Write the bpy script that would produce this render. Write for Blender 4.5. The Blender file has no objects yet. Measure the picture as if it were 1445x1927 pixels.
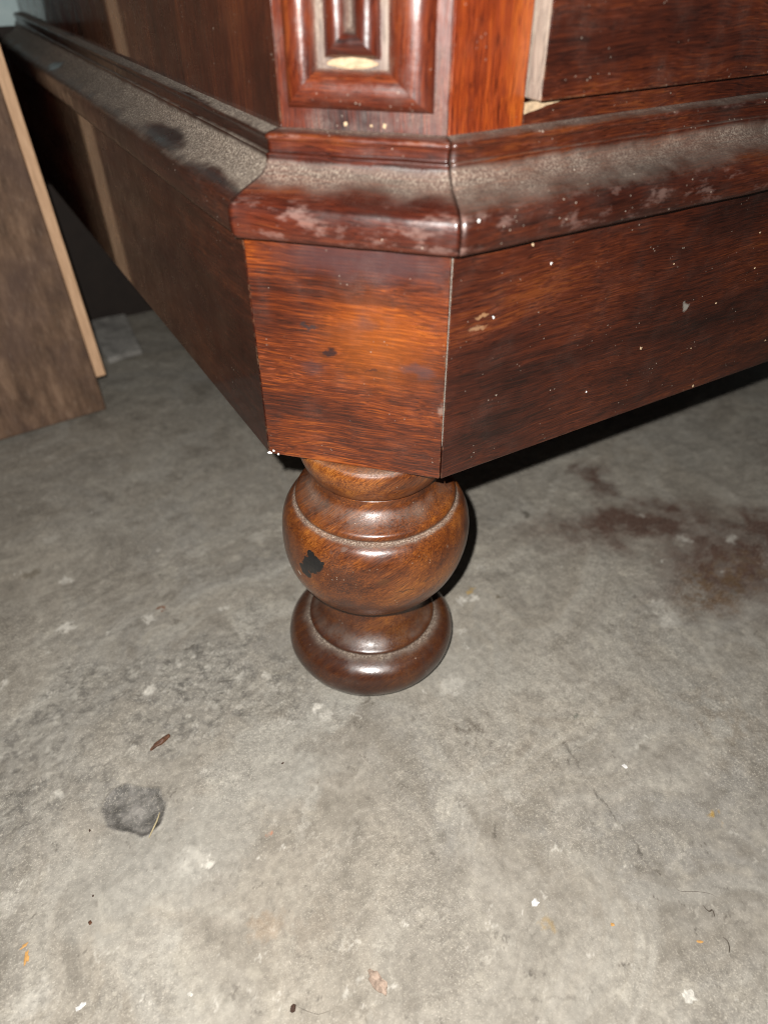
import bpy, bmesh, math, random
import numpy as np
from mathutils import Vector, Matrix, noise as mnoise
random.seed(7); rng = np.random.default_rng(7)
scn = bpy.context.scene
COL = scn.collection

# ------------------------------------------------------------------ camera, world, flash, exposure
F_PX, PITCH, ROLL, YAW = 1355.1, math.radians(38.872), math.radians(-.201), math.radians(30.093)
CAM = Vector((-.18882, -.26360, .43099))
fw = Vector((math.sin(YAW)*math.cos(PITCH), math.cos(YAW)*math.cos(PITCH), -math.sin(PITCH)))
r0 = Vector((math.cos(YAW), -math.sin(YAW), 0)); u0 = r0.cross(fw)
rt = r0*math.cos(ROLL)+u0*math.sin(ROLL); up = -r0*math.sin(ROLL)+u0*math.cos(ROLL)
cam = bpy.data.cameras.new('camera'); camo = bpy.data.objects.new('camera', cam); COL.objects.link(camo)
camo.matrix_world = Matrix(((rt.x, up.x, -fw.x, CAM.x), (rt.y, up.y, -fw.y, CAM.y), (rt.z, up.z, -fw.z, CAM.z), (0, 0, 0, 1)))
cam.sensor_fit = 'HORIZONTAL'; cam.sensor_width = 36; cam.lens = F_PX/1445*36
cam.clip_start = .01; cam.clip_end = 50
cam.dof.use_dof = True; cam.dof.focus_distance = .430; cam.dof.aperture_fstop = 6.8
scn.camera = camo
cy = scn.cycles
cy.use_adaptive_sampling = True; cy.adaptive_threshold = .012; cy.use_denoising = True
cy.max_bounces = 5; cy.diffuse_bounces = 2; cy.glossy_bounces = 3; cy.transmission_bounces = 0; cy.volume_bounces = 0
cy.time_limit = 600; cy.filter_width = 1.0; cy.denoising_prefilter = 'ACCURATE'

world = bpy.data.worlds.new('World'); scn.world = world; world.use_nodes = True
bg = world.node_tree.nodes['Background']; bg.inputs[0].default_value = (.9, .95, 1, 1); bg.inputs[1].default_value = .045

fl = bpy.data.lights.new('phone_flash', 'POINT'); fl.shadow_soft_size = .003; fl.energy = 22.0; fl.color = (1, .97, .93)
flo = bpy.data.objects.new('phone_flash', fl); COL.objects.link(flo)
flo.matrix_world = camo.matrix_world.copy(); flo.location = CAM - rt*.020 + up*.022

scn.view_settings.view_transform = 'Standard'; scn.view_settings.look = 'None'
scn.view_settings.exposure = 0; scn.view_settings.gamma = 1; scn.view_settings.use_curve_mapping = False

def pray(x, y): return fw + rt*((x-722.5)/F_PX) - up*((y-963.5)/F_PX)
def hit(x, y, n, c):
    d = pray(x, y); n = Vector(n); return CAM + d*((c-n.dot(CAM))/n.dot(d))
def fpt(x, y): return hit(x, y, (0, 0, 1), 0)

# ------------------------------------------------------------------ node helpers
class G:
    def __init__(s, name):
        s.m = bpy.data.materials.new(name); s.m.use_nodes = True; s.t = s.m.node_tree
        s.b = s.t.nodes['Principled BSDF']; s.co = s.t.nodes.new('ShaderNodeTexCoord').outputs['Object']
    def put(s, sock, v):
        if isinstance(v, bpy.types.NodeSocket): s.t.links.new(v, sock)
        elif v is not None:
            if hasattr(sock.default_value, '__len__') and len(sock.default_value) == 4 and hasattr(v, '__len__') and len(v) == 3: v = (*v, 1)
            sock.default_value = v
    def math(s, op, a, b=None, c=None, clamp=False):
        n = s.t.nodes.new('ShaderNodeMath'); n.operation = op; n.use_clamp = clamp
        for i, v in enumerate((a, b, c)):
            if v is not None: s.put(n.inputs[i], v)
        return n.outputs[0]
    def mul(s, a, b): return s.math('MULTIPLY', a, b)
    def add(s, a, b): return s.math('ADD', a, b)
    def sub(s, a, b): return s.math('SUBTRACT', a, b)
    def mx(s, f, a, b, mode='MIX'):
        n = s.t.nodes.new('ShaderNodeMix'); n.data_type = 'RGBA'; n.blend_type = mode
        s.put(n.inputs[0], f); s.put(n.inputs[6], a); s.put(n.inputs[7], b); return n.outputs[2]
    def mr(s, v, a, b, c=0, d=1, smooth=True):
        n = s.t.nodes.new('ShaderNodeMapRange'); n.interpolation_type = 'SMOOTHSTEP' if smooth else 'LINEAR'
        for i, x in enumerate((v, a, b, c, d)): s.put(n.inputs[i], x)
        return n.outputs[0]
    def ramp(s, v, stops):
        n = s.t.nodes.new('ShaderNodeValToRGB'); e = n.color_ramp.elements
        while len(e) < len(stops): e.new(.5)
        for x, (p, c) in zip(e, stops): x.position = p; x.color = (*c, 1)
        s.put(n.inputs[0], v); return n.outputs[0]
    def map(s, vec, rot=(0, 0, 0), scale=(1, 1, 1), loc=(0, 0, 0)):
        n = s.t.nodes.new('ShaderNodeMapping')
        s.put(n.inputs[0], vec); s.put(n.inputs[1], loc); s.put(n.inputs[2], rot); s.put(n.inputs[3], scale); return n.outputs[0]
    def noise(s, vec, scale=1, detail=3, rough=.5, dist=0, col=False):
        n = s.t.nodes.new('ShaderNodeTexNoise')
        s.put(n.inputs['Vector'], vec); s.put(n.inputs['Scale'], scale); s.put(n.inputs['Detail'], detail)
        s.put(n.inputs['Roughness'], rough); s.put(n.inputs['Distortion'], dist); return n.outputs[1 if col else 0]
    def vor(s, vec, scale, out='Distance', feat='F1', rnd=1):
        n = s.t.nodes.new('ShaderNodeTexVoronoi'); n.feature = feat
        s.put(n.inputs['Vector'], vec); s.put(n.inputs['Scale'], scale); s.put(n.inputs['Randomness'], rnd); return n.outputs[out]
    def attr(s, name):
        n = s.t.nodes.new('ShaderNodeAttribute'); n.attribute_name = name; return n.outputs['Fac']
    def vm(s, op, a, b=None, scale=None):
        n = s.t.nodes.new('ShaderNodeVectorMath'); n.operation = op; s.put(n.inputs[0], a)
        if b is not None: s.put(n.inputs[1], b)
        if scale is not None: s.put(n.inputs['Scale'], scale)
        return n.outputs['Value'] if op in ('LENGTH', 'DOT_PRODUCT', 'DISTANCE') else n.outputs[0]
    def warp(s, vec, scale, amount):
        c = s.noise(vec, scale, 3, .6, 0, True)
        return s.vm('ADD', vec, s.vm('SCALE', s.vm('SUBTRACT', c, (.5, .5, .5)), scale=amount))
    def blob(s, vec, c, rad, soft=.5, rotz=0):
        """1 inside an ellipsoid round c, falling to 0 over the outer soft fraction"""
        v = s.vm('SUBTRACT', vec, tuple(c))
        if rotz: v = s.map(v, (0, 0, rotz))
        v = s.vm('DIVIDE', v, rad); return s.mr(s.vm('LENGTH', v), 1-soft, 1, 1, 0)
    def seg(s, vec, a, b, w, soft=.6):
        """1 on the line a-b (xy)"""
        a = Vector(a); b = Vector(b); d = b-a; L = d.length; m = (a+b)/2
        v = s.map(s.vm('SUBTRACT', vec, (m.x, m.y, 0)), (0, 0, -math.atan2(d.y, d.x)))
        sx = s.t.nodes.new('ShaderNodeSeparateXYZ'); s.put(sx.inputs[0], v)
        ax = s.math('ABSOLUTE', sx.outputs[0]); ay = s.math('ABSOLUTE', sx.outputs[1])
        return s.mul(s.mr(ay, w*(1-soft), w, 1, 0), s.mr(ax, L*.44, L*.54, 1, 0))
    def mxx(s, *a):
        r = a[0]
        for x in a[1:]: r = s.math('MAXIMUM', r, x)
        return r
    def up(s):
        n = s.t.nodes.new('ShaderNodeNewGeometry'); sx = s.t.nodes.new('ShaderNodeSeparateXYZ')
        s.t.links.new(n.outputs['Normal'], sx.inputs[0]); return sx.outputs[2]
    def bump(s, h, dist=.001, strength=1.0, normal=None):
        n = s.t.nodes.new('ShaderNodeBump'); s.put(n.inputs['Height'], h); n.inputs['Distance'].default_value = dist
        n.inputs['Strength'].default_value = strength
        if normal is not None: s.put(n.inputs['Normal'], normal)
        return n.outputs[0]
    def fin(s, col, rough, nrm=None, spec=.5, coat=None, crough=.1):
        s.put(s.b.inputs['Base Color'], col); s.put(s.b.inputs['Roughness'], rough); s.put(s.b.inputs['Specular IOR Level'], spec)
        if nrm is not None: s.put(s.b.inputs['Normal'], nrm)
        if coat is not None: s.put(s.b.inputs['Coat Weight'], coat); s.put(s.b.inputs['Coat Roughness'], crough)
        return s.m

R90 = math.pi/2
DUST = (.150, .115, .088)
def wood(name, rot, cols, rough=.3, dustup=.0, film=.06, specks=.5, dustmax=.46, grubk=.22, along=1.0, blot=.35, spec=.5, lightdash=.35,
         clean=(), marks=(), wear=.13, coat=.3, scuff=0., crough=.16):
    g = G(name); co = g.co
    w = g.warp(co, 9, .012)
    v = g.map(w, rot)                                   # grain now runs along local X
    fine = g.noise(g.map(v, scale=(48*along, 1450, 1450)), 1, 2, .6)
    mid = g.noise(g.map(v, scale=(5*along, 230, 230)), 1, 3, .6)
    big = g.noise(g.map(v, scale=(8*along, 30, 30)), 1, 2, .45)
    val = g.add(g.add(g.mul(fine, .37), g.mul(mid, .22)), g.mul(big, .41))
    col = g.ramp(g.mr(val, .38, .63, 0, 1, False), ((0, cols[0]), (.42, cols[1]), (.72, cols[2]), (1, cols[3])))
    dash = g.mr(g.noise(g.map(v, scale=(95*along, 1500, 1500), loc=(3, 5, 7)), 1, 1, .5), .58, .70)
    dash = g.mul(dash, g.mr(big, .42, .62))
    col = g.mx(g.mul(dash, lightdash), col, tuple(min(1, c*2.1+.012) for c in cols[2]))
    pore = g.mr(g.noise(g.map(v, scale=(120*along, 1500, 1500), loc=(1, 2, 3)), 1, 1, .5), .58, .70)
    col = g.mx(g.mul(pore, .55), col, tuple(c*.45 for c in cols[0]))
    # dark grubby smears
    grub0 = g.noise(co, 62, 4, .7); grub = g.mr(grub0, .54, .74)
    col = g.mx(g.mul(grub, grubk), col, (.024, .0115, .0085))
    # marks with a shape of their own
    wc = g.warp(co, 110, .011) if marks else None
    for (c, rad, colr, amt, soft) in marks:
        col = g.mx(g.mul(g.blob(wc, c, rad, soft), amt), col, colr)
    # worn arrises
    edge = g.mul(g.attr('edge'), g.mr(g.noise(co, 160, 3, .7), .49, .64))
    col = g.mx(g.mul(edge, wear), col, (.36, .22, .13))
    if scuff:
        sc = g.mul(g.attr('wear'), g.mr(g.noise(g.map(v, scale=(55, 130, 130)), 1, 4, .7), .52, .66))
        col = g.mx(g.mul(sc, scuff), col, (.26, .165, .14))
    # dust: settled (per-vertex attribute), film, upward faces; it covers as grains
    dn = g.noise(co, 55, 3, .6); grain = g.noise(co, 900, 2, .75)
    dm = g.add(g.attr('dust'), g.mul(g.mr(g.up(), .15, .95), dustup) if dustup else 0.)
    if clean:
        wcl = g.warp(co, 70, .008)
        for (c, rad) in clean:
            dm = g.mul(dm, g.math('SUBTRACT', 1, g.mul(g.blob(wcl, c, rad, .6), .80)))
    dm = g.mul(g.mul(dm, g.mr(dn, .30, .70, .70, 1.14)), g.mr(grub0, .32, .62, .82, 1.08))
    dm = g.mul(g.mr(g.sub(g.mul(dm, .95), g.mul(grain, .9)), -.38, .30), g.mr(dm, .0, .35))
    fm = g.mul(g.mr(dn, .45, .75), film)
    dm = g.math('MAXIMUM', dm, fm)
    dcol = g.ramp(grain, ((.32, tuple(c*.40 for c in DUST)), (.5, DUST), (.66, (.40, .34, .27))))
    col = g.mx(g.mul(dm, dustmax), col, dcol)
    # pale specks
    sv = g.vor(co, 330)
    sp = g.mul(g.mr(sv, .09, .16, 1, 0), g.mr(grub0, .55, .62))
    sv2 = g.vor(g.map(co, loc=(.31, .17, .7)), 130); sp2 = g.mul(g.mr(sv2, .05, .08, 1, 0), g.mr(grub0, .53, .60))
    sps = g.math('MAXIMUM', sp, sp2)
    col = g.mx(g.mul(sps, specks), col, g.ramp(grain, ((.35, (.16, .12, .09)), (.62, (.52, .45, .37)))))
    ro = g.add(g.mr(dn, .3, .75, rough*.75, rough*1.4, False), g.mul(dm, .5))
    h = g.add(g.add(g.mul(fine, .35), g.mul(g.noise(co, 120, 2), .8)), g.mul(g.attr('dust'), g.mul(grain, .7)))
    nr = g.bump(h, .00022)
    ct = g.math('MULTIPLY', g.math('SUBTRACT', 1, dm), coat)
    return g.fin(col, ro, nr, spec, ct, crough)

# mahogany palettes: dark, brown, red-orange, light
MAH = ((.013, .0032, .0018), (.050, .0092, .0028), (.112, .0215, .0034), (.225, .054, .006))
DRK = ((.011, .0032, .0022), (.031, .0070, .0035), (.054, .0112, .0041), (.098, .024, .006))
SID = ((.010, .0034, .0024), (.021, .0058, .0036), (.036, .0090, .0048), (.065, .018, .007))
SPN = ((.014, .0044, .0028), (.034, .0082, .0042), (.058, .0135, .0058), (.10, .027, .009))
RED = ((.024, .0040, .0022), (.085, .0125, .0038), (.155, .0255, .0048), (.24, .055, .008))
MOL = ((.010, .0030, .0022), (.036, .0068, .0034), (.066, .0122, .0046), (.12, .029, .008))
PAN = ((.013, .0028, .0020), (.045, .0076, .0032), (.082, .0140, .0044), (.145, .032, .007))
FOT = ((.034, .0090, .0034), (.095, .0250, .0058), (.165, .0480, .0080), (.26, .090, .015))
RH, RC, RS, RV = (0, 0, 0), (0, 0, math.pi/4), (0, 0, -R90), (0, R90, 0)

# ------------------------------------------------------------------ mesh helpers
def link(name, me, mat, parent=None):
    o = bpy.data.objects.new(name, me); COL.objects.link(o)
    for m in (mat if isinstance(mat, (list, tuple)) else [mat]): me.materials.append(m)
    if parent is not None: o.parent = parent
    return o
def tag(o, label=None, cat=None, group=None, kind=None):
    for k, v in (('label', label), ('category', cat), ('group', group), ('kind', kind)):
        if v: o[k] = v
    return o
def pydata(name, vs, fs, mat, parent=None, smooth=False, attrs=None, fattr=None):
    me = bpy.data.meshes.new(name); me.from_pydata([tuple(v) for v in vs], [], fs); me.update()
    bm = bmesh.new(); bm.from_mesh(me); bmesh.ops.recalc_face_normals(bm, faces=bm.faces); bm.to_mesh(me); bm.free()
    if smooth: me.polygons.foreach_set('use_smooth', [True]*len(me.polygons))
    for k, vals in (attrs or {}).items():
        a = me.attributes.new(k, 'FLOAT', 'POINT'); a.data.foreach_set('value', list(vals))
    return link(name, me, mat, parent)
def prism(name, poly, z0, z1, mat, parent=None, bev=.0007, axis_nrm=None, jitter=.00006, xf=None, seg=.012):
    """vertical prism over an xy polygon; long edges cut up so that worn arrises can wander a little"""
    bm = bmesh.new(); n = len(poly)
    lo = [bm.verts.new((p[0], p[1], z0)) for p in poly]; hi = [bm.verts.new((p[0], p[1], z1)) for p in poly]
    bm.faces.new(lo[::-1]); bm.faces.new(hi)
    for i in range(n): bm.faces.new((lo[i], lo[(i+1) % n], hi[(i+1) % n], hi[i]))
    bm.normal_update(); main = [f.normal.copy() for f in bm.faces]
    if bev: bmesh.ops.bevel(bm, geom=bm.edges[:], offset=bev, segments=2, profile=.5, affect='EDGES', clamp_overlap=True)
    if seg:
        for k in range(6):
            long = [e for e in bm.edges if e.calc_length() > seg*(1.8 if k else 2.2)]
            if not long: break
            bmesh.ops.bisect_edges(bm, edges=long, cuts=1)
        if jitter:
            for v in bm.verts:
                q = v.co*90; v.co += Vector((mnoise.noise(q), mnoise.noise(q+Vector((31, 0, 0))), mnoise.noise(q+Vector((0, 47, 0)))))*jitter
    bm.normal_update(); bmesh.ops.recalc_face_normals(bm, faces=bm.faces)
    ed = [0. if max(f.normal.dot(m) for m in main) > .985 else 1. for f in bm.faces]
    if xf is not None: bmesh.ops.transform(bm, matrix=xf, verts=bm.verts)
    me = bpy.data.meshes.new(name); bm.to_mesh(me); bm.free()
    a = me.attributes.new('edge', 'FLOAT', 'FACE'); a.data.foreach_set('value', ed)
    return link(name, me, mat, parent)
def box(name, a, b, mat, parent=None, **k):
    return prism(name, [(a[0], a[1]), (b[0], a[1]), (b[0], b[1]), (a[0], b[1])], a[2], b[2], mat, parent, **k)
def spline(pts, n=5):
    """Catmull-Rom through rows of numbers"""
    P = np.array(pts, float); out = []
    for i in range(len(P)-1):
        p0, p1, p2, p3 = P[max(i-1, 0)], P[i], P[i+1], P[min(i+2, len(P)-1)]
        for t in np.arange(n)/n:
            out.append(.5*((2*p1)+(p2-p0)*t+(2*p0-5*p1+4*p2-p3)*t*t+(3*p1-p0-3*p2+p3)*t**3))
    out.append(P[-1]); return np.array(out)
def L0(ends):
    a, b = ends(0); return math.hypot(a[0]-b[0], a[1]-b[1])
def sweep(name, prof, ends, mat, parent, nseg=60, jit=.0002, cap=True, extra=None):
    """prof rows (d, z, dust, wear); ends(d) -> (start xy, end xy); one straight run of moulding with mitred ends"""
    vs, fs, du, we = [], [], [], []; m = len(prof)
    for s in range(nseg+1):
        t = s/nseg
        for (d, z, q, w_) in prof:
            a, b = ends(d); p = Vector((a[0]+(b[0]-a[0])*t, a[1]+(b[1]-a[1])*t, z)); k = p*60
            p += Vector((mnoise.noise(k), mnoise.noise(k+Vector((9, 9, 9))), mnoise.noise(k+Vector((0, 0, 77)))))*jit
            e_ = max(0, 1-min(t, 1-t)*L0(ends)/.004); vs.append(p); du.append(min(1, max(0, q))); we.append(min(1.6, max(0, w_)*(1+.8*e_)))
    for s in range(nseg):
        for i in range(m-1): fs.append((s*m+i, (s+1)*m+i, (s+1)*m+i+1, s*m+i+1))
        fs.append((s*m+m-1, (s+1)*m+m-1, (s+1)*m, s*m))
    if cap: fs.append(tuple(range(m))); fs.append(tuple(nseg*m+i for i in range(m)))
    o = pydata(name, vs, fs, mat, parent, True, {'dust': du, 'wear': we})
    for p in o.data.polygons:
        if len(p.vertices) > 4: p.use_smooth = False
    return o
def flake(name, c, rx, ry, h, mat, parent=None, rot=0., n=11, rough=.25, axes=None, seed=0):
    """small irregular lump with a flat underside; axes = (x dir, y dir, normal)"""
    r = random.Random(seed*77+n); X, Y, N = axes or (Vector((1, 0, 0)), Vector((0, 1, 0)), Vector((0, 0, 1)))
    vs, fs = [], []; rad = [1+rough*(r.random()-.5)*2 for _ in range(n)]
    for lv, (k, hh) in enumerate(((1, 0), (.95, .55), (.6, .92))):
        for i in range(n):
            a = 2*math.pi*i/n; x = math.cos(a)*rx*rad[i]*k; y = math.sin(a)*ry*rad[i]*k
            x, y = x*math.cos(rot)-y*math.sin(rot), x*math.sin(rot)+y*math.cos(rot)
            vs.append(Vector(c)+X*x+Y*y+N*(h*hh*(1+.4*(r.random()-.5) if lv else 0)))
    vs.append(Vector(c)+N*h)
    for l in range(2):
        for i in range(n): fs.append((l*n+i, l*n+(i+1) % n, (l+1)*n+(i+1) % n, (l+1)*n+i))
    for i in range(n): fs.append((2*n+i, 2*n+(i+1) % n, 3*n))
    fs.append(tuple(range(n-1, -1, -1)))
    return pydata(name, vs, fs, mat, parent, False)
def tube(name, pts, rad, mat, parent=None, n=6, taper=True):
    P = [Vector(p) for p in spline(pts, 6)]; vs, fs = [], []; L = len(P)
    for i, p in enumerate(P):
        t = (P[min(i+1, L-1)]-P[max(i-1, 0)]).normalized(); a = t.cross(Vector((0, 0, 1))) if abs(t.z) < .95 else t.cross(Vector((1, 0, 0)))
        a.normalize(); b = t.cross(a); r = rad*(1-.75*abs(2*i/(L-1)-1)**3 if taper else 1)
        for k in range(n): vs.append(p+a*(r*math.cos(2*math.pi*k/n))+b*(r*math.sin(2*math.pi*k/n)))
    for i in range(L-1):
        for k in range(n): fs.append((i*n+k, i*n+(k+1) % n, (i+1)*n+(k+1) % n, (i+1)*n+k))
    fs.append(tuple(range(n))); fs.append(tuple((L-1)*n+k for k in range(n)))
    return pydata(name, vs, fs, mat, parent, True)
def flat(name, col, rough=.7, var=.35, scale=400, spec=.3):
    g = G(name); n = g.noise(g.co, scale, 4, .65)
    return g.fin(g.mx(g.mr(n, .3, .7), tuple(c*(1-var) for c in col), tuple(min(1, c*(1+var*.5)) for c in col)), rough, g.bump(n, .0003), spec)

# ------------------------------------------------------------------ floor
def _h(ix, iy, s):
    v = (ix.astype(np.int64)*374761393+iy.astype(np.int64)*668265263+s*974634777) & 0xffffffff
    v = ((v ^ (v >> 13))*1274126177) & 0xffffffff; return ((v ^ (v >> 16)) & 0xffff)/65535.
def perlin(x, y, s):
    ix = np.floor(x); iy = np.floor(y); fx = x-ix; fy = y-iy; r = 0
    sx = fx*fx*fx*(fx*(fx*6-15)+10); sy = fy*fy*fy*(fy*(fy*6-15)+10)
    def gr(a, b):
        t = _h(ix+a, iy+b, s)*2*np.pi; return np.cos(t)*(fx-a)+np.sin(t)*(fy-b)
    n0 = gr(0, 0)*(1-sx)+gr(1, 0)*sx; n1 = gr(0, 1)*(1-sx)+gr(1, 1)*sx
    return (n0*(1-sy)+n1*sy)*1.4
def fbm(x, y, f, o=4, s=0, r=.55):
    a, t, w = 1., 0, 0
    for i in range(o):
        t = t+a*perlin(x*f+17.3*i, y*f-9.1*i, s+i*7); w += a*a; a *= r; f *= 2.03
    return t/math.sqrt(w)*1.6
def sst(v, a, b):
    t = np.clip((v-a)/(b-a), 0, 1); return t*t*(3-2*t)
PIT = [fpt(*p).to_2d() for p in ((185, 1532), (190, 1500), (210, 1480), (245, 1473), (300, 1480), (314, 1510), (304, 1548), (285, 1574), (264, 1583), (235, 1568), (205, 1553))]
def pit_sd(X, Y):
    ins = np.zeros(X.shape, bool); best = np.full(X.shape, 9.)
    for i in range(len(PIT)):
        a, b = PIT[i], PIT[i-1]; abx, aby = b.x-a.x, b.y-a.y
        t = np.clip(((X-a.x)*abx+(Y-a.y)*aby)/(abx*abx+aby*aby), 0, 1)
        best = np.minimum(best, np.hypot(a.x+abx*t-X, a.y+aby*t-Y))
        ins ^= ((a.y > Y) != (b.y > Y)) & (X < abx*(Y-a.y)/(aby if aby else 1e-9)+a.x)
    return np.where(ins, -best, best)
def floor_h(X, Y):
    z = .0007*fbm(X, Y, 20, 3, 3)+.00025*fbm(X, Y, 110, 3, 5)
    rough = spall(X, Y); z = z-rough*(.0007+.0006*fbm(X, Y, 150, 3, 9))
    z = z*np.clip((np.hypot(X+.008, Y-.065)-.052)/.05, 0, 1)
    sd = pit_sd(X, Y)+.0022*fbm(X, Y, 45, 2, 21)
    e = np.clip(-sd/.0055, 0, 1)
    e = e*e*(3-2*e); z = z-e*(.0020+.0007*fbm(X, Y, 55, 3, 33)+.0008*np.abs(fbm(X, Y, 38, 2, 35)))
    z = z-.0008*sst(sd, .014, .0)*(sd > 0)
    return z, sst(-sd, -.0004, .0016)
SPALL = [(400, 1275, .062, .045, 1.), (160, 1300, .06, .04, .8), (60, 1440, .045, .05, .8), (330, 1370, .05, .03, .7), (540, 1310, .035, .022, .8), (450, 1190, .035, .03, .6), (130, 1480, .035, .03, .6)]
def ell(X, Y, px, py, a, b, soft, rot=0.):
    p = fpt(px, py); dx, dy = X-p.x, Y-p.y
    if rot: dx, dy = dx*math.cos(rot)+dy*math.sin(rot), -dx*math.sin(rot)+dy*math.cos(rot)
    return 1-sst(np.hypot(dx/a, dy/b), 1-soft, 1)
def spall(X, Y):
    wx = X+.016*fbm(X, Y, 24, 4, 41); wy = Y+.016*fbm(X, Y, 24, 4, 43); r = 0
    for (x, y, a, b, k) in SPALL: r = np.maximum(r, k*ell(wx, wy, x, y, a, b, .45))
    return r
def lineseg(X, Y, a, b, w, soft=.6):
    a, b = fpt(*a), fpt(*b); abx, aby = b.x-a.x, b.y-a.y
    t = np.clip(((X-a.x)*abx+(Y-a.y)*aby)/(abx*abx+aby*aby), 0, 1); d = np.hypot(a.x+abx*t-X, a.y+aby*t-Y)
    return (1-sst(d, w*(1-soft), w))*np.sqrt(np.clip(np.minimum(t, 1-t)*5+.05, 0, 1))
def floor_colour(X, Y, pit):
    C = np.empty(X.shape+(3,))
    wx = X+.06*fbm(X, Y, 5, 3, 51); wy = Y+.06*fbm(X, Y, 5, 3, 53)
    def mixc(m, c):
        m = np.clip(m, 0, 1)[..., None]; C[:] = C*(1-m)+np.array(c)*m
    C[:] = (.325, .305, .275)
    big = fbm(wx, wy, 5, 4, 61); mid = fbm(wx, wy, 17, 5, 63); sm = fbm(X, Y, 60, 4, 65); tiny = fbm(X, Y, 190, 3, 67)
    mixc(.6*sst(big, .0, .9), (.385, .352, .305)); mixc(.6*sst(-big, .0, .9), (.275, .272, .265))
    mixc(.62*sst(mid, .1, 1.0), (.205, .187, .162)); mixc(.50*sst(-mid, .15, 1.0), (.43, .415, .38))
    mixc(.48*sst(sm, .15, 1.1), (.19, .173, .15)); mixc(.42*sst(-sm, .2, 1.1), (.46, .435, .385))
    ca, sa = math.cos(.42), math.sin(.42); lx, ly = wx*ca+wy*sa, -wx*sa+wy*ca
    st = fbm(lx*.16, ly, 26, 5, 71, .6); st2 = fbm(lx*.07+3, ly, 120, 4, 73, .6)
    mixc(.45*sst(st, .1, 1.0), (.41, .40, .375)); mixc(.45*sst(-st, .1, 1.0), (.225, .208, .185)); mixc(.22*sst(st2, .5, 1.1), (.50, .48, .44)); mixc(.18*sst(-st2, .5, 1.1), (.20, .18, .155))
    for (f, sd_, lv, k, cc) in ((7, 201, .25, .22, (.42, .40, .365)), (9, 211, .35, .25, (.24, .222, .195)), (12, 221, .45, .20, (.38, .375, .36)), (16, 231, .55, .22, (.25, .228, .198))):   # thin skims with crisp edges
        n_ = fbm(wx, wy*1.15, f, 5, sd_, .5); mixc(k*sst(n_, lv, lv+.05)*(1-.5*sst(n_, lv+.1, lv+.9)), cc)
    w2x = X+.010*fbm(X, Y, 40, 4, 81); w2y = Y+.010*fbm(X, Y, 40, 4, 83)
    w3x = X+.0035*fbm(X, Y, 170, 3, 85); w3y = Y+.0035*fbm(X, Y, 170, 3, 87)
    blot = sst(fbm(X, Y, 85, 4, 91, .7), -.5, .6); blot2 = sst(fbm(X, Y, 42, 4, 93, .65), -.6, .5)
    for (x, y, a, b, k) in ((500, 1440, .055, .045, .6), (240, 1640, .06, .04, .5), (640, 1325, .05, .016, .55), (400, 1560, .035, .03, .45), (900, 1260, .05, .04, .4), (1330, 1290, .05, .05, .3), (1300, 830, .07, .07, .4), (600, 1440, .03, .02, .3)):
        mixc(k*ell(w2x, w2y, x, y, a, b, .55), (.36, .355, .335))
    sp = spall(X, Y)
    mixc(.55*sp, (.27, .262, .245)); mixc(.70*sp*sst(fbm(X, Y, 95, 4, 95, .7), .1, .8), (.105, .100, .095)); mixc(.6*sp*sst(fbm(X, Y, 120, 4, 97, .7), .4, 1.), (.52, .51, .48))
    for (x, y, a, b, k, cc) in ((885, 1372, .022, .014, .85, (.105, .088, .072)), (640, 1385, .05, .025, .5, (.17, .152, .132)), (985, 968, .008, .011, .9, (.085, .078, .062)), (1360, 1350, .05, .05, .5, (.22, .185, .145)), (1180, 1118, .008, .008, .6, (.15, .13, .10)), (938, 1120, .006, .005, .85, (.11, .085, .045)),
                                (960, 1400, .03, .014, .5, (.19, .165, .14)), (580, 1760, .04, .03, .35, (.26, .22, .18)), (1060, 1640, .05, .04, .3, (.24, .215, .18)), (250, 1060, .06, .05, .35, (.20, .178, .155)), (960, 1180, .06, .03, .35, (.22, .20, .17)), (1000, 1480, .06, .04, .3, (.25, .225, .19))):
        mixc(k*ell(w2x, w2y, x, y, a, b, .8)*blot, cc)
    stain = np.maximum.reduce([ell(w2x, w2y, 1205, 985, .15, .048, .98, math.radians(-22)), ell(w2x, w2y, 1390, 1045, .13, .085, .98), .9*ell(w2x, w2y, 1120, 900, .045, .022, .85, math.radians(60)), .9*ell(w2x, w2y, 1430, 990, .03, .05, .85)])
    mixc(1.3*stain*(.6+.4*blot2), (.110, .064, .050)); mixc(1.0*ell(w2x, w2y, 1370, 1095, .085, .035, .85)*blot, (.145, .088, .050))
    for (a, b, wd, k) in (((600, 1450), (560, 1585), .0028, .42), ((452, 1150), (455, 1210), .0025, .55), ((1068, 865), (1015, 975), .0045, .42), ((1140, 850), (1070, 895), .004, .3), ((410, 1470), (380, 1560), .0022, .25), ((355, 1735), (300, 1800), .0022, .3), ((420, 1870), (330, 1925), .0014, .45),
                          ((180, 1810), (175, 1850), .0013, .3), ((20, 1690), (60, 1650), .0013, .3), ((700, 1800), (760, 1770), .0018, .3), ((330, 1085), (440, 1062), .0022, .35), ((480, 1440), (560, 1410), .004, .25), ((1010, 1055), (1110, 1020), .003, .3), ((760, 1180+250), (860, 1400), .004, .2), ((300, 1700), (420, 1640), .0016, .25), ((60, 1740), (140, 1690), .0014, .25), ((1170, 1420), (1250, 1360), .004, .2)):
        mixc(k*lineseg(w3x, w3y, a, b, wd, .8)*(.5+.5*blot), (.55, .535, .50))
    r = random.Random(11)
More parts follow.
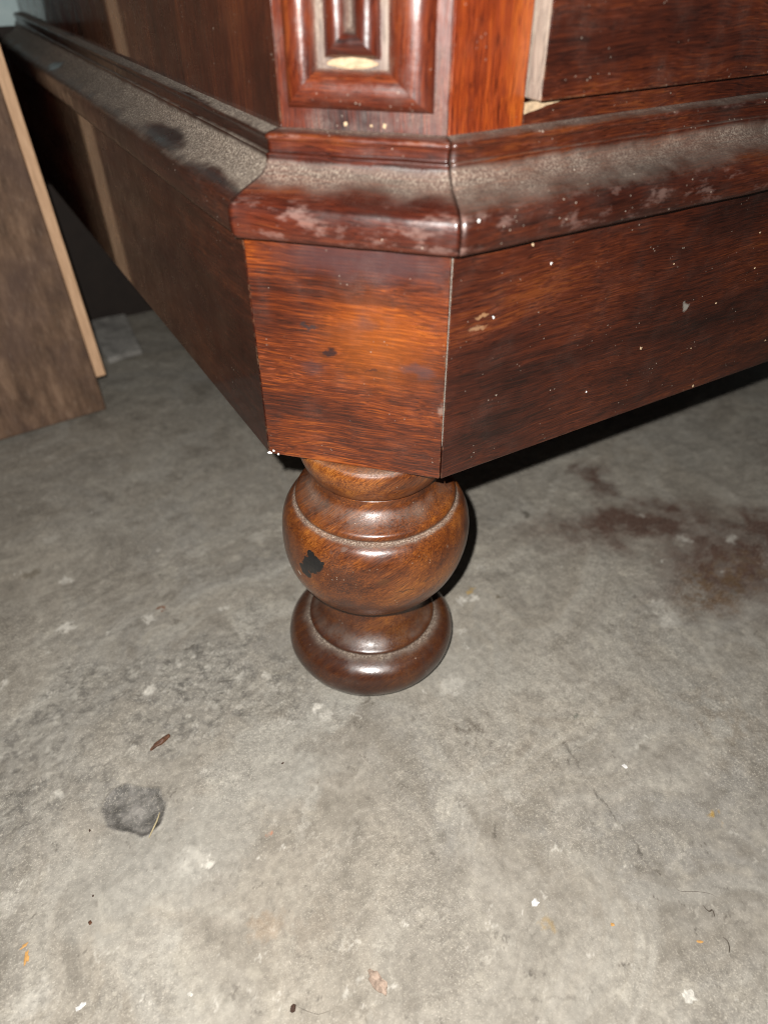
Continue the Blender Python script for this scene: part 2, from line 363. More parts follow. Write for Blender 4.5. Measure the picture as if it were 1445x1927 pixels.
    for i in range(70):                                   # fine drag scratches
        x, y = r.uniform(-20, 1460), r.uniform(1150, 1930); an = r.gauss(-.6, .35); L_ = r.uniform(25, 120)
        a, b = (x, y), (x+math.cos(an)*L_, y+math.sin(an)*L_); A_, B_ = fpt(*a), fpt(*b)
        j = (X[0] > min(A_.x, B_.x)-.006) & (X[0] < max(A_.x, B_.x)+.006); i_ = (Y[:, 0] > min(A_.y, B_.y)-.006) & (Y[:, 0] < max(A_.y, B_.y)+.006)
        if not j.any() or not i_.any(): continue
        ii = np.ix_(i_, j); m = (r.uniform(.12, .38)*lineseg(w3x[ii], w3y[ii], a, b, r.uniform(.0010, .0017), .8))[..., None]
        C[ii] = C[ii]*(1-m)+np.array((.56, .54, .50) if r.random() < .75 else (.12, .105, .09))*m
    for i in range(220):                                  # pores
        x, y = r.uniform(-20, 1460), 1000+940*r.random()**.8; p = fpt(x, y); a = r.uniform(.0008, .0022)
        j = np.abs(X[0]-p.x) < a*2+.004; i_ = np.abs(Y[:, 0]-p.y) < a*2+.004
        if not j.any() or not i_.any(): continue
        ii = np.ix_(i_, j); m = (r.uniform(.3, .75)*ell(w3x[ii], w3y[ii], x, y, a*1.4, a, .7))[..., None]; C[ii] = C[ii]*(1-m)+np.array((.10, .088, .075))*m
    dabs = [(125, 1180, .0070, .85), (125, 1092, .005, .7), (282, 1165, .0035, .65), (280, 1300, .0060, .85), (595, 1333, .0048, .9), (612, 1350, .006, .5), (5, 1290, .005, .7), (870, 1128, .0050, .85), (893, 1125, .0045, .9), (500, 1270, .0045, .5), (520, 1292, .005, .5), (418, 1145, .004, .5),
            (390, 1628, .0032, .85), (485, 1010, .012, .35), (1285, 1015, .007, .6), (1375, 1015, .007, .7), (1237, 1135, .008, .5), (1260, 1165, .012, .45), (1190, 1372, .003, .75), (1122, 1342, .0028, .5), (108, 1495, .005, .55), (1280, 790, .008, .3), (100, 860, .008, .3), (95, 1015, .010, .3), (370, 1040, .010, .3), (850, 1290, .012, .45), (360, 1620, .012, .35), (20, 1700, .01, .3), (60, 1890, .012, .35)]
    r = random.Random(5)
    for i in range(140): dabs.append((r.uniform(-50, 1500), 840+r.random()**.8*1100, r.uniform(.0010, .0024), r.uniform(.3, .7)))
    for (x, y, a, k) in dabs:
        p = fpt(x, y); j = np.abs(X[0]-p.x) < a*2+.012; i = np.abs(Y[:, 0]-p.y) < a*2+.012
        if not j.any() or not i.any(): continue
        ii = np.ix_(i, j); m = k*ell(w3x[ii], w3y[ii], x, y, a*1.3, a, .75); m = np.clip(m, 0, 1)[..., None]; C[ii] = C[ii]*(1-m)+np.array((.70, .685, .65))*m
    for (x, y, a, cc, k) in ((1343, 1533, .0042, (.50, .31, .04), .8), (1030, 1735, .005, (.38, .27, .12), .6), (886, 1113, .003, (.50, .33, .09), .8), (510, 1570, .0020, (.60, .18, .06), .8), (307, 1142, .003, (.18, .060, .02), .8), (60, 1080, .007, (.14, .115, .08), .6), (1080, 1350, .0024, (.03, .055, .04), .8), (500, 1745, .010, (.30, .22, .15), .5), (770, 1452, .004, (.14, .13, .12), .7)):
        mixc(k*ell(w3x, w3y, x, y, a*1.2, a, .7), cc)
    cr = 0; k4x = X+.0016*fbm(X, Y, 120, 3, 99); k4y = Y+.0016*fbm(X, Y, 120, 3, 101)
    pts = [(1062, 1395), (1085, 1440), (1105, 1468), (1130, 1505), (1160, 1540), (1192, 1578), (1206, 1612), (1222, 1632), (1243, 1645)]
    for a, b in list(zip(pts, pts[1:])):
        A_, B_ = fpt(*a), fpt(*b); t = np.clip(((k4x-A_.x)*(B_.x-A_.x)+(k4y-A_.y)*(B_.y-A_.y))/((B_.x-A_.x)**2+(B_.y-A_.y)**2), 0, 1)
        cr = np.maximum(cr, 1-sst(np.hypot(A_.x+(B_.x-A_.x)*t-k4x, A_.y+(B_.y-A_.y)*t-k4y), .0002, .0012))
    for a, b in (((1370, 1745), (1430, 1718)), ((1408, 1505), (1425, 1540)), ((1425, 1540), (1443, 1562)), ((960, 1880), (1100, 1882)), ((20, 1870), (110, 1835)), ((1330, 1668), (1440, 1682))):
        cr = np.maximum(cr, .6*lineseg(k4x, k4y, a, b, .0012, .8))
    mixc(.62*cr*(.45+.55*blot), (.075, .065, .055))
    pc = fbm(X, Y, 70, 5, 111, .7)[..., None]
    pcol = np.clip(.135+.11*pc, .05, .34)*np.array((1, .97, .95))
    m = (pit*.92)[..., None]; C[:] = C*(1-m)+pcol*m
    C[:] *= (1+.12*tiny)[..., None]
    C[:] *= np.array((.735, .712, .664))
    return np.clip(C, .01, .9)
def floor_material():
    g = G('concrete'); co = g.co
    n = g.t.nodes.new('ShaderNodeAttribute'); n.attribute_name = 'tone'; col = n.outputs['Color']
    fin = g.noise(co, 520, 3, .7); fin2 = g.noise(co, 950, 2, .65); md = g.noise(co, 190, 3, .65)
    opn = g.add(.40, g.mul(g.mr(g.noise(co, 8, 3, .55), .38, .62), .60))
    col = g.mx(g.mul(g.mr(md, .54, .72), g.mul(opn, .30)), col, (.14, .125, .105))
    col = g.mx(g.mul(g.mr(fin, .53, .70), g.mul(opn, .42)), col, (.10, .092, .080))
    col = g.mx(g.mul(g.mr(fin2, .55, .72), g.mul(opn, .30)), col, (.70, .65, .55))
    col = g.mx(g.mul(g.mr(fin, .47, .34), g.mul(opn, .22)), col, (.58, .53, .44))
    h = g.mul(g.add(g.add(g.mul(md, .6), g.mul(fin, .5)), g.mul(fin2, .3)), opn)
    return g.fin(col, .72, g.bump(h, .0009), .35)
def build_floor():
    def ax(parts, lo, hi):
        a = []
        for p, q_, st in parts: a += list(np.arange(p, q_, st))
        return np.array([lo, lo*.5+parts[0][0]*.5, parts[0][0]-.1]+a+[parts[-1][1]+.1, hi*.5+parts[-1][1]*.5, hi])
    xs = ax(((-.50, -.36, .004), (-.36, .26, .001), (.26, .75, .003)), -3., 3.)
    ys = ax(((-.25, .25, .001), (.25, .82, .003)), -3., 3.)
    X, Y = np.meshgrid(xs, ys); Z, pit = floor_h(X, Y); Cc = floor_colour(X, Y, pit)
    ny, nx = X.shape; me = bpy.data.meshes.new('floor')
    me.vertices.add(nx*ny); me.vertices.foreach_set('co', np.stack([X, Y, Z], -1).ravel().astype(np.float32))
    idx = np.arange(nx*ny).reshape(ny, nx)
    q_ = np.stack([idx[:-1, :-1], idx[:-1, 1:], idx[1:, 1:], idx[1:, :-1]], -1).reshape(-1, 4)
    me.loops.add(q_.size); me.loops.foreach_set('vertex_index', q_.ravel().astype(np.int32))
    me.polygons.add(len(q_)); me.polygons.foreach_set('loop_start', np.arange(0, q_.size, 4, dtype=np.int32))
    me.update(calc_edges=True); me.polygons.foreach_set('use_smooth', np.ones(len(q_), bool))
    a = me.attributes.new('tone', 'FLOAT_COLOR', 'POINT'); rgba = np.ones((nx*ny, 4), np.float32); rgba[:, :3] = Cc.reshape(-1, 3); a.data.foreach_set('color', rgba.ravel())
    o = link('floor', me, floor_material()); o['kind'] = 'structure'
build_floor()
def fz(x, y): return float(floor_h(np.array([[x]]), np.array([[y]]))[0][0, 0])

# ------------------------------------------------------------------ wall behind
WY = .818
g = G('limewash'); n = g.noise(g.co, 9, 5, .65); n2 = g.noise(g.co, 60, 4, .6)
wallm = g.fin(g.mx(g.mr(n, .35, .65), (.34, .45, .46), (.48, .58, .58)), .85, g.bump(n2, .002), .3)
o = box('wall', (-2.5, WY, -.05), (3, WY+.12, 2.2), wallm, bev=0, seg=0); o['kind'] = 'structure'
g = G('dark_skirting'); n = g.noise(g.co, 40, 4, .6)
skm = g.fin(g.mx(n, (.010, .0065, .005), (.026, .017, .012)), .8, g.bump(n, .001), .4)
o = box('skirting', (-2.5, WY-.042, -.003), (3, WY-.0005, .186), skm, bev=.002, seg=0, jitter=0); o['kind'] = 'structure'

o = box('wall_lower_dark', (-2.5, WY-.0035, .187), (3, WY-.0005, .348), skm, bev=0, seg=0, jitter=0); o['kind'] = 'structure'  # thin sheet in the skirting's dark colour, set over the lower wall

# ------------------------------------------------------------------ cabinet
cab = bpy.data.objects.new('cabinet', None); COL.objects.link(cab); cab.location = (0, 0, 0)
tag(cab, 'varnished dark red mahogany chest with chamfered corner, dusty base moulding and turned bun foot', 'cabinet')
ZB, ZT, K = .194, .3205, math.sqrt(2)-1
WP, WB, D, XR, YB, TOP = .0717, .0670, .0215, .66, .812, .90
n45 = Vector((-1, -1, 0)).normalized(); u45 = Vector((1, -1, 0)).normalized()

mk = lambda x, y: hit(x, y, (0, 1, 0), 0); mc = lambda x, y: hit(x, y, (.70711, .70711, 0), 0)
front_marks = [(mk(1290, 577), (.0045, .004, .0035), (.26, .25, .22), .7, .6), (mk(905, 595), (.006, .003, .0016), (.30, .17, .085), .6, .6), (mk(900, 615), (.006, .003, .0016), (.26, .15, .08), .6, .6)]
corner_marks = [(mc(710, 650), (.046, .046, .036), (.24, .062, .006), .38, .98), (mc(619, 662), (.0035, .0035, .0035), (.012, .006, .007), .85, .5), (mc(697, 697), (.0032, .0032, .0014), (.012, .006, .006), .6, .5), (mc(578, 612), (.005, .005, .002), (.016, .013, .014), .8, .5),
                (mc(680, 490), (.06, .06, .013), (.045, .020, .020), .75, .7), (mc(790, 700), (.010, .010, .005), (.045, .024, .026), .6, .6), (mc(690, 610), (.008, .008, .005), (.05, .022, .018), .5, .7), (mc(590, 690), (.009, .009, .006), (.04, .018, .018), .5, .7),
                (mc(835, 770), (.003, .003, .008), (.22, .15, .12), .5, .7)]
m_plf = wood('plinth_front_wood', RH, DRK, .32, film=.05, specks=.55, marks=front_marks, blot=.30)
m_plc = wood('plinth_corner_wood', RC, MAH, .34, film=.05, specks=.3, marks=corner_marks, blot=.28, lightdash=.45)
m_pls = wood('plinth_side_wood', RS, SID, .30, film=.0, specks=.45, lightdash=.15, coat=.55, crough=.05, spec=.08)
m_side = wood('side_panel_wood', RV, SPN, .28, film=.0, specks=.7, lightdash=.15, coat=.7, crough=.05, spec=.15)
m_stile = wood('stile_wood', RV, RED, .30, film=.02, specks=.2, blot=.35, lightdash=.2)
m_post = wood('post_wood', RV, PAN, .40, film=.40, specks=.4, lightdash=.2)
m_draw = wood('drawer_wood', RH, DRK, .34, film=.07, specks=.35, lightdash=.35, blot=.4)
m_rail = wood('rail_wood', RH, DRK, .34, film=.03, specks=.4)
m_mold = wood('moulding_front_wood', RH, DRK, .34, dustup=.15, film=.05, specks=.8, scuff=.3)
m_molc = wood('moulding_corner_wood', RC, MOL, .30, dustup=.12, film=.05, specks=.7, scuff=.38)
cleans = []
for (x, y, a, b, z) in ((310, 252, .046, .014, .341), (355, 192, .050, .008, .358), (398, 340, .040, .016, .336), (105, 122, .024, .010, .341), (70, 30, .0, .0, .36), (135, 72, .032, .006, .358), (470, 300, .016, .006, .357), (30, 105, .03, .012, .336), (420, 390, .03, .02, .335), (250, 300, .05, .008, .331)):
    if a: cleans.append((hit(x, y, (0, 0, 1), z), (b, a, .008)))
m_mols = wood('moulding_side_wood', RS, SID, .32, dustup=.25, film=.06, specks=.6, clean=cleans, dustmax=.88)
m_panel = wood('carved_panel_wood', RV, PAN, .26, film=.04, specks=.35, lightdash=.2, coat=.4)
m_panelb = wood('carved_panel_cross_wood', RC, PAN, .30, film=.10, specks=.5, lightdash=.3, coat=.3)
m_bare = flat('bare_broken_wood', (.33, .24, .15), .8, .3, 300)
m_end = wood('dusty_end_grain', RV, ((.06, .045, .04), (.12, .085, .07), (.17, .13, .105), (.25, .20, .16)), .7, film=.75, specks=.8, coat=0)
m_white = flat('white_paint', (.62, .61, .59), .7, .3)
m_dustm = flat('packed_dust', (.30, .27, .23), .95, .4, 900)

# plinth: three boards, mitred
T = .019
gp = .0003
prism('plinth_board', [(gp, 0), (XR, 0), (XR, T), (K*T+gp, T)], ZB, ZT, m_plf, cab)
po = n45*.0002
c0 = Vector((-gp*.7, gp*.7, 0))+po; c1 = Vector((-WP+gp*.7, WP-gp*.7, 0))+po
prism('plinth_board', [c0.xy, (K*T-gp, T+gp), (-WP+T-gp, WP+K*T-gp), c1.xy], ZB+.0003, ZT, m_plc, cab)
prism('plinth_board', [(-WP, WP+gp), (-WP+T, WP+K*T+gp), (-WP+T, YB), (-WP, YB)], ZB+.0006, ZT, m_pls, cab, jitter=0)
prism('bottom_board', [(K*T+.003, T+.002), (XR-.02, T+.002), (XR-.02, YB-.02), (-WP+T+.002, YB-.02), (-WP+T+.002, WP+.012)], ZB+.002, ZB+.022, m_rail, cab, seg=0, jitter=0)
# dust packed in the right-hand joint
tube('joint_dust', [(-.0001, -.0001, ZB+.022), (-.0002, -.0001, .25), (-.0001, -.0002, .318)], .00017, m_dustm, cab, taper=False)

# base moulding: profile rows d (set-back from the plinth face), z, dust, wear
PROF = [(.034, .3622, 1.0, 0), (.0212, .3620, 1.0, 0), (.0185, .3617, .70, 0), (.0160, .3614, .55, .0), (.0142, .3611, .35, .2), (.0131, .3604, .10, .9), (.0127, .3594, .0, .5), (.0131, .3583, .0, .0), (.0139, .3576, .0, .0), (.0140, .3545, .0, .0), (.0138, .3532, .1, .0), (.0124, .3527, .3, .2), (.0121, .3520, .2, .2), (.0120, .3496, .75, 0), (.0100, .3463, 1.0, 0), (.0060, .3438, .9, 0),
        (.0010, .3421, .66, 0), (-.0040, .3404, .42, .1), (-.0086, .3383, .16, .5), (-.0112, .3364, .05, 1.), (-.0122, .3338, .0, .9), (-.0125, .3300, .0, .8), (-.0122, .3250, .0, .7), (-.0112, .3221, 0, .3), (-.0088, .3211, 0, 0), (.0, .3208, 0, 0), (.012, .3208, 0, 0), (.034, .3208, 0, 0)]
PR = spline(PROF, 4); PR = np.array([r for r in PR])
def fr(dustk=1.0, dd=0., zz=0., pw=1.):
    q = PR.copy(); q[:, 0] += dd; q[:, 1] += zz; q[:, 2] = np.clip(q[:, 2], 0, 1)**pw*dustk; return [tuple(r) for r in q]
mg = .00025
sweep('base_moulding', fr(.72, pw=.85), lambda d: ((K*d+mg, d), (XR, d)), m_mold, cab, 160)
sweep('base_moulding', fr(.80, pw=1.9), lambda d: ((K*d-mg-.0004, d+mg-.0002), (-WB+d+mg-.001, WB+K*d-mg+.001)), m_molc, cab, 50, .00025)
sweep('base_moulding', fr(1.15, .0012, -.0006), lambda d: ((-WB+d, WB+K*d+mg), (-WB+d, YB)), m_mols, cab, 170)

# body above the moulding
XL = -WB+D
ZM = .3621
side = prism('side_panel', [(XL, WB+K*D+.0003), (XL+.018, WB+K*D+.0003), (XL+.018, YB), (XL, YB)], ZM-.002, TOP, m_side, cab, jitter=0)
Lp = Vector((XL, WB+K*D, 0)); Rp = Vector((K*D, D, 0))
post = prism('corner_post', [(Rp.x, Rp.y), (Rp.x+.006, Rp.y+.022), (XL+.022, Lp.y+.004), (Lp.x, Lp.y)], ZM-.001, TOP, m_post, cab)
prism('stile', [(Rp.x+.0003, D), (.0500, D), (.0500, D+.02), (Rp.x+.0075, D+.02)], ZM-.001, TOP, m_stile, cab)
box('rail', (.0503, D+.0004, ZM-.001), (XR-.04, D+.02, .3713), m_rail, cab)
box('back_panel', (XL+.019, YB-.012, ZB+.03), (XR-.02, YB-.001, TOP-.001), m_side, cab, seg=0, jitter=0)
box('side_panel', (XR-.0195, D+.021, ZB+.03), (XR-.001, YB-.0125, TOP-.001), m_side, cab, seg=0, jitter=0)
box('stile', (XR-.0395, D, ZM), (XR-.001, D+.02, TOP-.001), m_stile, cab, seg=0, jitter=0)
prism('top_board', [(-.02, -.012), (XR+.012, -.012), (XR+.012, YB), (XL-.02, YB), (XL-.02, .05)], TOP+.0005, TOP+.024, m_side, cab, bev=.003, seg=0, jitter=0)
def drawer(z0, z1):
    o = box('drawer', (.0508, .0119, z0), (XR-.041, .0320, z1), [m_draw, m_end], cab, bev=.0009)
    for p in o.data.polygons:
        if p.normal.x < -.8: p.material_index = 1
    return o
drawer(.3728, .600); drawer(.606, .80)
# splintered bare wood on the rail's end and under the drawer
def wedge(name, pts, y0, y1, mat, parent):
    n = len(pts); vs = [(x, y0, z) for x, z in pts]+[(x, y1, z) for x, z in pts]
    pydata(name, vs, [tuple(range(n)), tuple(range(2*n-1, n-1, -1))]+[(i, (i+1) % n, n+(i+1) % n, n+i) for i in range(n)], mat, parent)
wedge('bare_wood_patch', [(.0505, .3665), (.0505, .3711), (.055, .3713), (.066, .3712), (.076, .3711), (.069, .3698), (.063, .3690), (.058, .3678), (.0535, .3672)], D+.0001, D+.003, m_bare, cab)

# carved panel on the corner post: mitred frame inside a flat border, with a small sunk frame in it
def P45(u, z, h): return Lp + u45*u + n45*h + Vector((0, 0, z))
def frame(u0_, u1_, zb, prof, mats, ztop=TOP-.02, kl=1., kr=1.):
    """left upright, right upright, bottom rail with mitres; prof rows (t inward distance, height, dust, wear)"""
    for kind in ('L', 'R', 'B'):
        vs, fs, du, we = [], [], [], []; m = len(prof); ns = 60
        for s in range(ns+1):
            q = s/ns
            for (t, h, dd, ww) in prof:
                if kind == 'L': p = P45(u0_+t*kl, (zb+t)+(ztop-zb-t)*q, h)
                elif kind == 'R': p = P45(u1_-t*kr, (zb+t)+(ztop-zb-t)*q, h)
                else: p = P45((u0_+t*kl)+(u1_-u0_-(kl+kr)*t)*q, zb+t, h)
                k = p*110; p = p+n45*(mnoise.noise(k)*.00018)
                vs.append(p); du.append(dd); we.append(ww)
        for s in range(ns):
            for i in range(m-1): fs.append((s*m+i, (s+1)*m+i, (s+1)*m+i+1, s*m+i+1))
        o = pydata('panel_moulding', vs, fs, mats[kind == 'B'], post, True, {'dust': du, 'wear': we})
OUT = spline([(0, -.0012, .9, 0), (.0008, -.0008, .3, 0), (.0012, .0014, 0, 0), (.0026, .0036, 0, 0), (.0050, .0054, .05, .3), (.0080, .0062, .18, .3), (.0112, .0058, .22, .1), (.0138, .0042, .18, 0), (.0156, .0022, .35, 0), (.0166, .0012, .8, 0)], 3)
INN = spline([(0, .0012, .6, 0), (.0006, .0014, .2, 0), (.0014, .0034, 0, 0), (.0036, .0052, 0, .2), (.0062, .0058, .05, .2), (.0086, .0050, .15, 0), (.0104, .0034, .5, 0), (.0117, .0016, .9, 0)], 3)
frame(.0036, .0718, .3692, OUT, (m_panel, m_panelb), kl=.97, kr=1.27)
box_p = [P45(.0036+.0157, 0, .0012), P45(.0718-.0208, 0, .0012), P45(.0718-.0208, 0, .0001), P45(.0036+.0157, 0, .0001)]
prism('panel_ground', [(p.x, p.y) for p in box_p], .3692+.0160, TOP-.02, m_end, post, bev=0, seg=.01, jitter=0)
frame(.0224, .0480, .3893, INN, (m_panel, m_panelb), kl=1.05, kr=1.10)
flake('bare_wood_patch', P45(.0350, .3880, .0012), .0118, .0021, .0016, m_bare, cab, n=16, rough=.05, axes=(u45, Vector((0, 0, 1)), n45), seed=3)

# white drips, chips
def spot(px, py, r, nrm, c, seed, h=.0004, asp=1.0, mat=None, off=0.):
    N = Vector(nrm).normalized(); p = hit(px, py, N, c); X = Vector((0, 0, 1)).cross(N).normalized(); Y = N.cross(X)
    flake('paint_spot', p+N*off, r, r*asp, h, mat or m_white, cab, random.Random(seed).random()*3, 9, .35, (X, Y, N), seed)
for i, (x, y, r) in enumerate(((1037, 495, .0011), (928, 597, .0012), (1103, 737, .0010), (1206, 655, .0016), (1304, 726, .0015), (1268, 496, .0008), (1430, 437, .0010), (1002, 460, .0012), (1300, 655, .0008), (1347, 570, .0009), (1420, 504, .0009), (1440, 640, .0009))):
    spot(x, y, r*.55, (0, -1, 0), 0, i, asp=1.3, h=.0004, mat=m_white if i < 3 else m_bare)
spot(508, 851, .0016, n45, 0, 31, .0006, .6); spot(524, 854, .0009, n45, 0, 32, .0006, .8); spot(515, 848, .0008, n45, 0, 33)
for i, (x, y, r) in enumerate(((650, 232, .0011), (723, 237, .0010), (699, 236, .0006))):
    spot(x, y, r, n45, -D, 40+i, .0005, 1, m_bare)
spot(1042, 411, .0022, (0, -1, -.05), .0114-.0166, 51, .0008, .75); spot(1030, 420, .0008, (0, -1, -.05), .0114-.0166, 52, .0008, 1); spot(900, 415, .0007, (0, -1, -.05), .0114-.0166, 53, .0008, 1)

# turned foot
FP = [(.0300, .1938, 0), (.0440, .1936, .4), (.0462, .1925, .3), (.0474, .1900, .1), (.0476, .1865, 0), (.0466, .1815, 0), (.0446, .1765, 0), (.0424, .1725, 0), (.0413, .1709, 0), (.0403, .1700, 0), (.0374, .1697, 0), (.0366, .1689, .2), (.0374, .1682, .1), (.0383, .1672, 0), (.0383, .1640, .1), (.0396, .1606, .28), (.0424, .1575, .36), (.0458, .1549, .25), (.0490, .1532, .2), (.0512, .1518, 0), (.0521, .1500, 0), (.0520, .1486, .3),
      (.0514, .1474, .9), (.0516, .1462, 1), (.0530, .1456, .8), (.0545, .1448, .25), (.0572, .1424, .1), (.0601, .1370, .05), (.0619, .1300, 0), (.0626, .1220, 0), (.0622, .1130, 0), (.0604, .1030, 0), (.0568, .0932, 0), (.0512, .0842, 0), (.0446, .0776, 0), (.0385, .0740, 0), (.0345, .0724, .3), (.0328, .0708, .5), (.0320, .0670, .1), (.0323, .0600, .05), (.0342, .0522, .15), (.0378, .0462, .25), (.0420, .0424, .3), (.0450, .0405, .15), (.0460, .0392, .1),
      (.0456, .0378, .7), (.0460, .0368, 1), (.0480, .0362, .6), (.0520, .0346, .2), (.0566, .0314, .1), (.0598, .0268, .05), (.0614, .0205, .0), (.0606, .0140, 0), (.0578, .0080, 0), (.0532, .0030, 0), (.0480, .0005, .1), (.0430, .0, .1), (.0, .0, 0)]
AX = Vector((-.0060, .0630, 0))
def foot_material():
    c = Vector((0, 0, 0))
    def onball(px, py):                                # point of the ball under a pixel, foot-local
        d = pray(px, py).normalized(); C = AX+Vector((0, 0, .114)); oc = CAM-C; b = oc.dot(d); cc = oc.dot(oc)-.0622**2
        q = b*b-cc; t = -b-math.sqrt(max(q, 0)); return CAM+d*t-AX
    pt = onball(585, 1062)
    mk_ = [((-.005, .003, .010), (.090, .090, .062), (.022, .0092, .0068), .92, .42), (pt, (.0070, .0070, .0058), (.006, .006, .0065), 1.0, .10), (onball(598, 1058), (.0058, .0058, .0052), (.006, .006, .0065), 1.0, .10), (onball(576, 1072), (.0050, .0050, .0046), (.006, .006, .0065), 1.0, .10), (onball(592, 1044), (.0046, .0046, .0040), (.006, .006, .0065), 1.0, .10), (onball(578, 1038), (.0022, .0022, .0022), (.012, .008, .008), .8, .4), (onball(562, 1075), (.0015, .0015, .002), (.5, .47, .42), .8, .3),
           (onball(626, 1035), (.0028, .0028, .0028), (.09, .055, .042), .8, .5), (onball(646, 1034), (.0022, .0022, .0022), (.10, .065, .05), .7, .5), (onball(730, 1041), (.0026, .0026, .0020), (.07, .05, .042), .8, .5), (onball(838, 1028), (.0024, .0024, .0026), (.22, .17, .13), .7, .5),
           (onball(806, 1088), (.0035, .0035, .0014), (.05, .018, .008), .8, .6), (onball(760, 1112), (.010, .010, .0012), (.05, .018, .006), .7, .6), (onball(720, 1095), (.006, .006, .003), (.08, .028, .008), .6, .7),
           (onball(545, 945), (.004, .004, .007), (.05, .014, .008), .8, .5)]
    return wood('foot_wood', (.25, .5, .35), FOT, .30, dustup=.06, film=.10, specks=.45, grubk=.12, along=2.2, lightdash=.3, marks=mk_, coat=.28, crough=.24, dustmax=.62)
m_foot = foot_material()
def base_material():
    return m_foot
q = spline(FP, 3); nf = 128; vs, fs, du = [], [], []
for i in range(nf):
    a = 2*math.pi*i/nf
    for (r, z, d_) in q:
        k = Vector((math.cos(a)*r, math.sin(a)*r, z)); j = mnoise.noise(k*55)*.0003
        lean = -.045*(.125-z) if z < .125 else 0; vs.append((math.cos(a)*(max(r, 0)+j*(r > .01))+rt.x*lean, math.sin(a)*(max(r, 0)+j*(r > .01))+rt.y*lean, z)); du.append(min(1, max(0, d_)))
m = len(q)
for i in range(nf):
    for k in range(m-1): fs.append((i*m+k, ((i+1) % nf)*m+k, ((i+1) % nf)*m+k+1, i*m+k+1))
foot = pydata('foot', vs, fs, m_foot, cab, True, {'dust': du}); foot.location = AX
for loc in ((XR-.07, .063, 0), (.16, YB-.12, 0), (XR-.07, YB-.08, 0)):
    f = foot.copy(); COL.objects.link(f); f.parent = cab; f.location = loc

# ------------------------------------------------------------------ leaning board
g = G('grubby_board'); co = g.co
n = g.noise(g.map(co, scale=(1, 1, .35)), 60, 5, .7); n2 = g.noise(co, 14, 4, .6); n3 = g.noise(g.map(co, scale=(6, 6, 1)), 90, 3, .6)
c = g.ramp(n, ((.3, (.048, .026, .015)), (.5, (.125, .072, .043)), (.72, (.25, .155, .098))))
c = g.mx(g.mul(g.mr(n2, .4, .65), .6), c, (.085, .050, .038)); c = g.mx(g.mul(g.mr(n3, .55, .7), .3), c, (.30, .22, .16))
m_board = g.fin(c, .75, g.bump(n, .0008), .3)
g = G('pale_lipping'); n = g.noise(g.map(g.co, scale=(12, 12, 1)), 50, 4, .6)
m_lip = g.fin(g.ramp(n, ((.3, (.46, .27, .15)), (.6, (.62, .39, .23)), (.8, (.68, .46, .29)))), .6, g.bump(n, .0004), .35)
board = bpy.data.objects.new('leaning_board', None); COL.objects.link(board)
tag(board, 'grubby brown wooden board with pale edge strip leaning beside the cabinet', 'board')
TILT = math.radians(13.3)
board.matrix_world = Matrix.Translation((-.1030, .5200, .0037)) @ Matrix.Rotation(math.radians(4), 4, 'Z') @ Matrix.Rotation(-TILT, 4, 'X')
box('panel', (-.42, 0, 0), (-.0005, .016, .785), m_board, board, bev=.0015, seg=.04, jitter=.0004)
box('edge_strip', (.0, -.0006, .038), (.0110, .0155, .785), m_lip, board, bev=.001, seg=.04, jitter=.0005)

# ------------------------------------------------------------------ things lying on the floor
m_slab = flat('old_mortar', (.30, .285, .26), .9, .4, 60)
a, b, c_, d_ = (-.0170, .768), (-.0272, .641), (-.0745, .636), (-.0690, .768)
o = prism('mortar_slab', [d_, c_, b, a], .0, .009, m_slab, None, bev=.003, seg=.015, jitter=.0015)
tag(o, 'flat grey mortar slab on the floor against the wall behind the board', 'slab')
def litter(px, py, rx, ry, h, mat, name, label, cat, rot=0., seed=1, n=11, rough=.3):
    p = fpt(px, py); z = fz(p.x, p.y)-.0002; k_ = .66 if cat != 'wood chip' else .9; rx *= k_; ry *= k_
    o = flake(name, (0, 0, 0), rx, ry, h, mat, None, rot, n, rough, None, seed); o.location = (p.x, p.y, z); tag(o, label, cat); return o
m_chip = flat('chip_wood', (.10, .045, .024), .55, .6, 260)
m_crumb = flat('dark_crumb', (.06, .032, .022), .8, .5)
m_orange = flat('orange_paint', (.46, .25, .08), .6, .2)
m_scab = flat('pink_mortar', (.30, .225, .175), .9, .5, 350)
m_pale = flat('pale_mortar', (.48, .46, .41), .9, .25)
m_straw = flat('straw', (.36, .30, .18), .6, .2)
m_hair = flat('fibre', (.085, .070, .055), .5, .2)
m_lhair = flat('pale_fibre', (.40, .36, .30), .5, .2)
litter(302, 1397, .0092, .0022, .0024, m_chip, 'wood_chip', 'small splinter of reddish brown wood on the rough floor above the pit', 'wood chip', .30, 4, 12)
litter(1007, 1699, .0036, .0034, .0009, m_white, 'paint_flake', 'round white paint flake on the sandy floor beside the crack', 'paint flake', 0, 5)
litter(1175, 1443, .0026, .0026, .0008, m_white, 'paint_flake', 'small white paint flake on smooth floor right of the crack', 'paint flake', 0, 6)
litter(151, 1895, .0040, .0022, .0008, m_white, 'paint_flake', 'oblong white paint flake near the orange paint flakes', 'paint flake', .2, 7)
litter(1294, 1876, .0048, .0056, .0009, m_pale, 'mortar_crumb', 'rough pale mortar crumb pressed flat on the sandy floor', 'mortar crumb', .4, 8, 14, .4)
litter(51, 1802, .0016, .0060, .0006, m_orange, 'orange_flake', 'long thin orange paint flake on the floor', 'paint flake', -.35, 9, 12, .5)
litter(47, 1781, .0034, .0011, .0006, m_orange, 'orange_flake', 'short orange paint flake beside the longer orange flake', 'paint flake', .2, 10, 10, .5)
litter(1152, 1741, .0017, .0016, .0006, m_orange, 'orange_flake', 'tiny orange paint crumb below the round white flake', 'paint flake', 0, 11)
litter(1316, 1773, .0030, .0011, .0006, m_orange, 'orange_flake', 'slanting orange sliver beside the dark curled fibre', 'paint flake', -.6, 12)
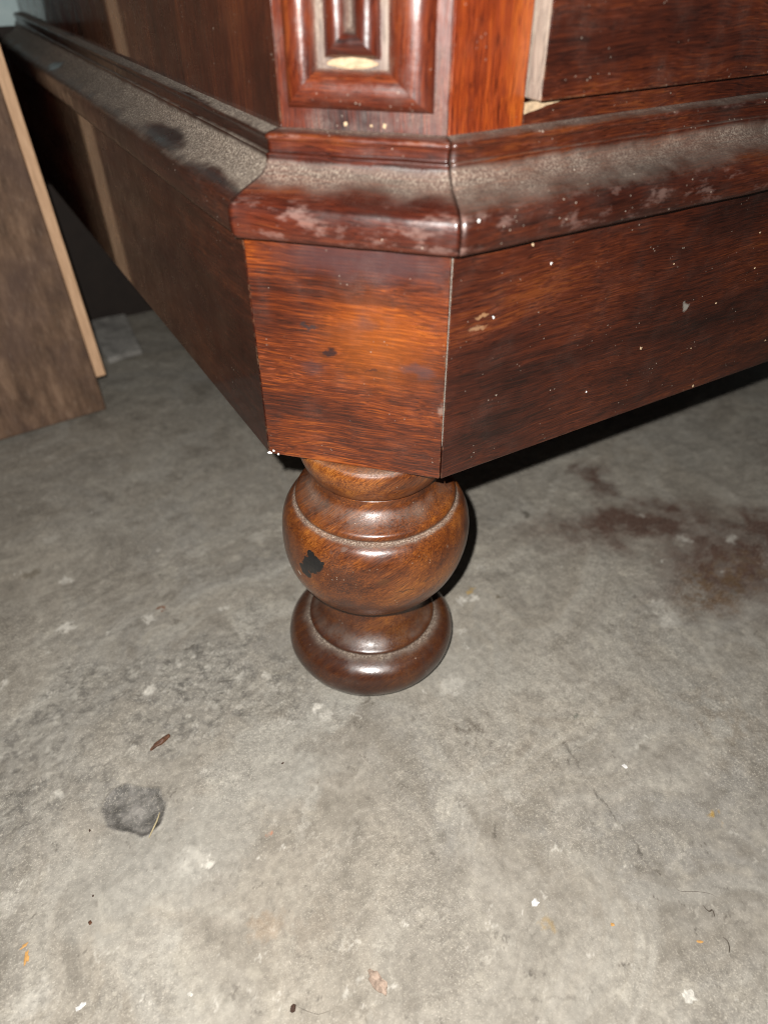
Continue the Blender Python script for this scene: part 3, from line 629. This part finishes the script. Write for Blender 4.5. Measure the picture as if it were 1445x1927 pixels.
litter(712, 1852, .0056, .0105, .0012, m_scab, 'mortar_scab', 'pinkish raised scab of mortar on the floor', 'mortar scab', .15, 13, 18, .22)
litter(551, 1899, .0024, .0020, .0018, m_crumb, 'dirt_crumb', 'dark brown dirt crumb with a fine hair beside it', 'crumb', .3, 14, 8, .5)
litter(170, 1738, .0022, .0020, .0010, m_chip, 'rust_crumb', 'small reddish brown crumb on the floor below the pit', 'crumb', .3, 15, 8, .4)
litter(175, 1686, .0012, .0010, .0010, m_crumb, 'dirt_crumb', 'tiny black crumb above the reddish crumb', 'crumb', .3, 16, 7, .5)
litter(169, 1563, .0013, .0012, .0012, m_crumb, 'dirt_crumb', 'tiny dark crumb at the rim of the pit', 'crumb', 0, 17, 7, .5)
litter(358, 1871, .0022, .0021, .0008, m_pale, 'mortar_crumb', 'small round pale mortar crumb beside long pale scratches', 'mortar crumb', 0, 18)
litter(532, 1437, .0011, .0010, .0010, m_crumb, 'dirt_crumb', 'tiny dark crumb on the smooth skim in front of the foot', 'crumb', 0, 19, 7, .5)
def strand(pts, r, mat, name, label, cat, lift=.0004):
    P3 = []
    for p in pts:
        q_ = fpt(*p[:2]); P3.append((q_.x, q_.y, max(0, fz(q_.x, q_.y))+lift+(p[2] if len(p) > 2 else 0)))
    o_ = Vector(P3[0]); o = tube(name, [Vector(p)-o_ for p in P3], r, mat); o.location = o_; tag(o, label, cat)
strand([(301, 1530), (296, 1545), (288, 1562), (280, 1579)], .00055, m_straw, 'straw', 'curved yellow straw lying across the pit edge', 'straw', .0005)
strand([(1268, 1667), (1278, 1678), (1310, 1679), (1335, 1683), (1348, 1690)], .0001, m_hair, 'hair', 'long dark hair lying where the floor crack ends', 'hair')
strand([(1360, 1765), (1368, 1772), (1372, 1785), (1371, 1795)], .0003, m_hair, 'fibre', 'short dark curled fibre beside the orange sliver', 'fibre')
strand([(1322, 1705), (1333, 1716), (1340, 1714), (1345, 1728)], .00038, m_hair, 'fibre', 'tangled dark fibre clump under the long dark hair', 'fibre')
strand([(560, 1896), (580, 1905), (600, 1910), (622, 1903)], .0001, m_hair, 'hair', 'fine curved hair beside the dark brown crumb', 'hair')
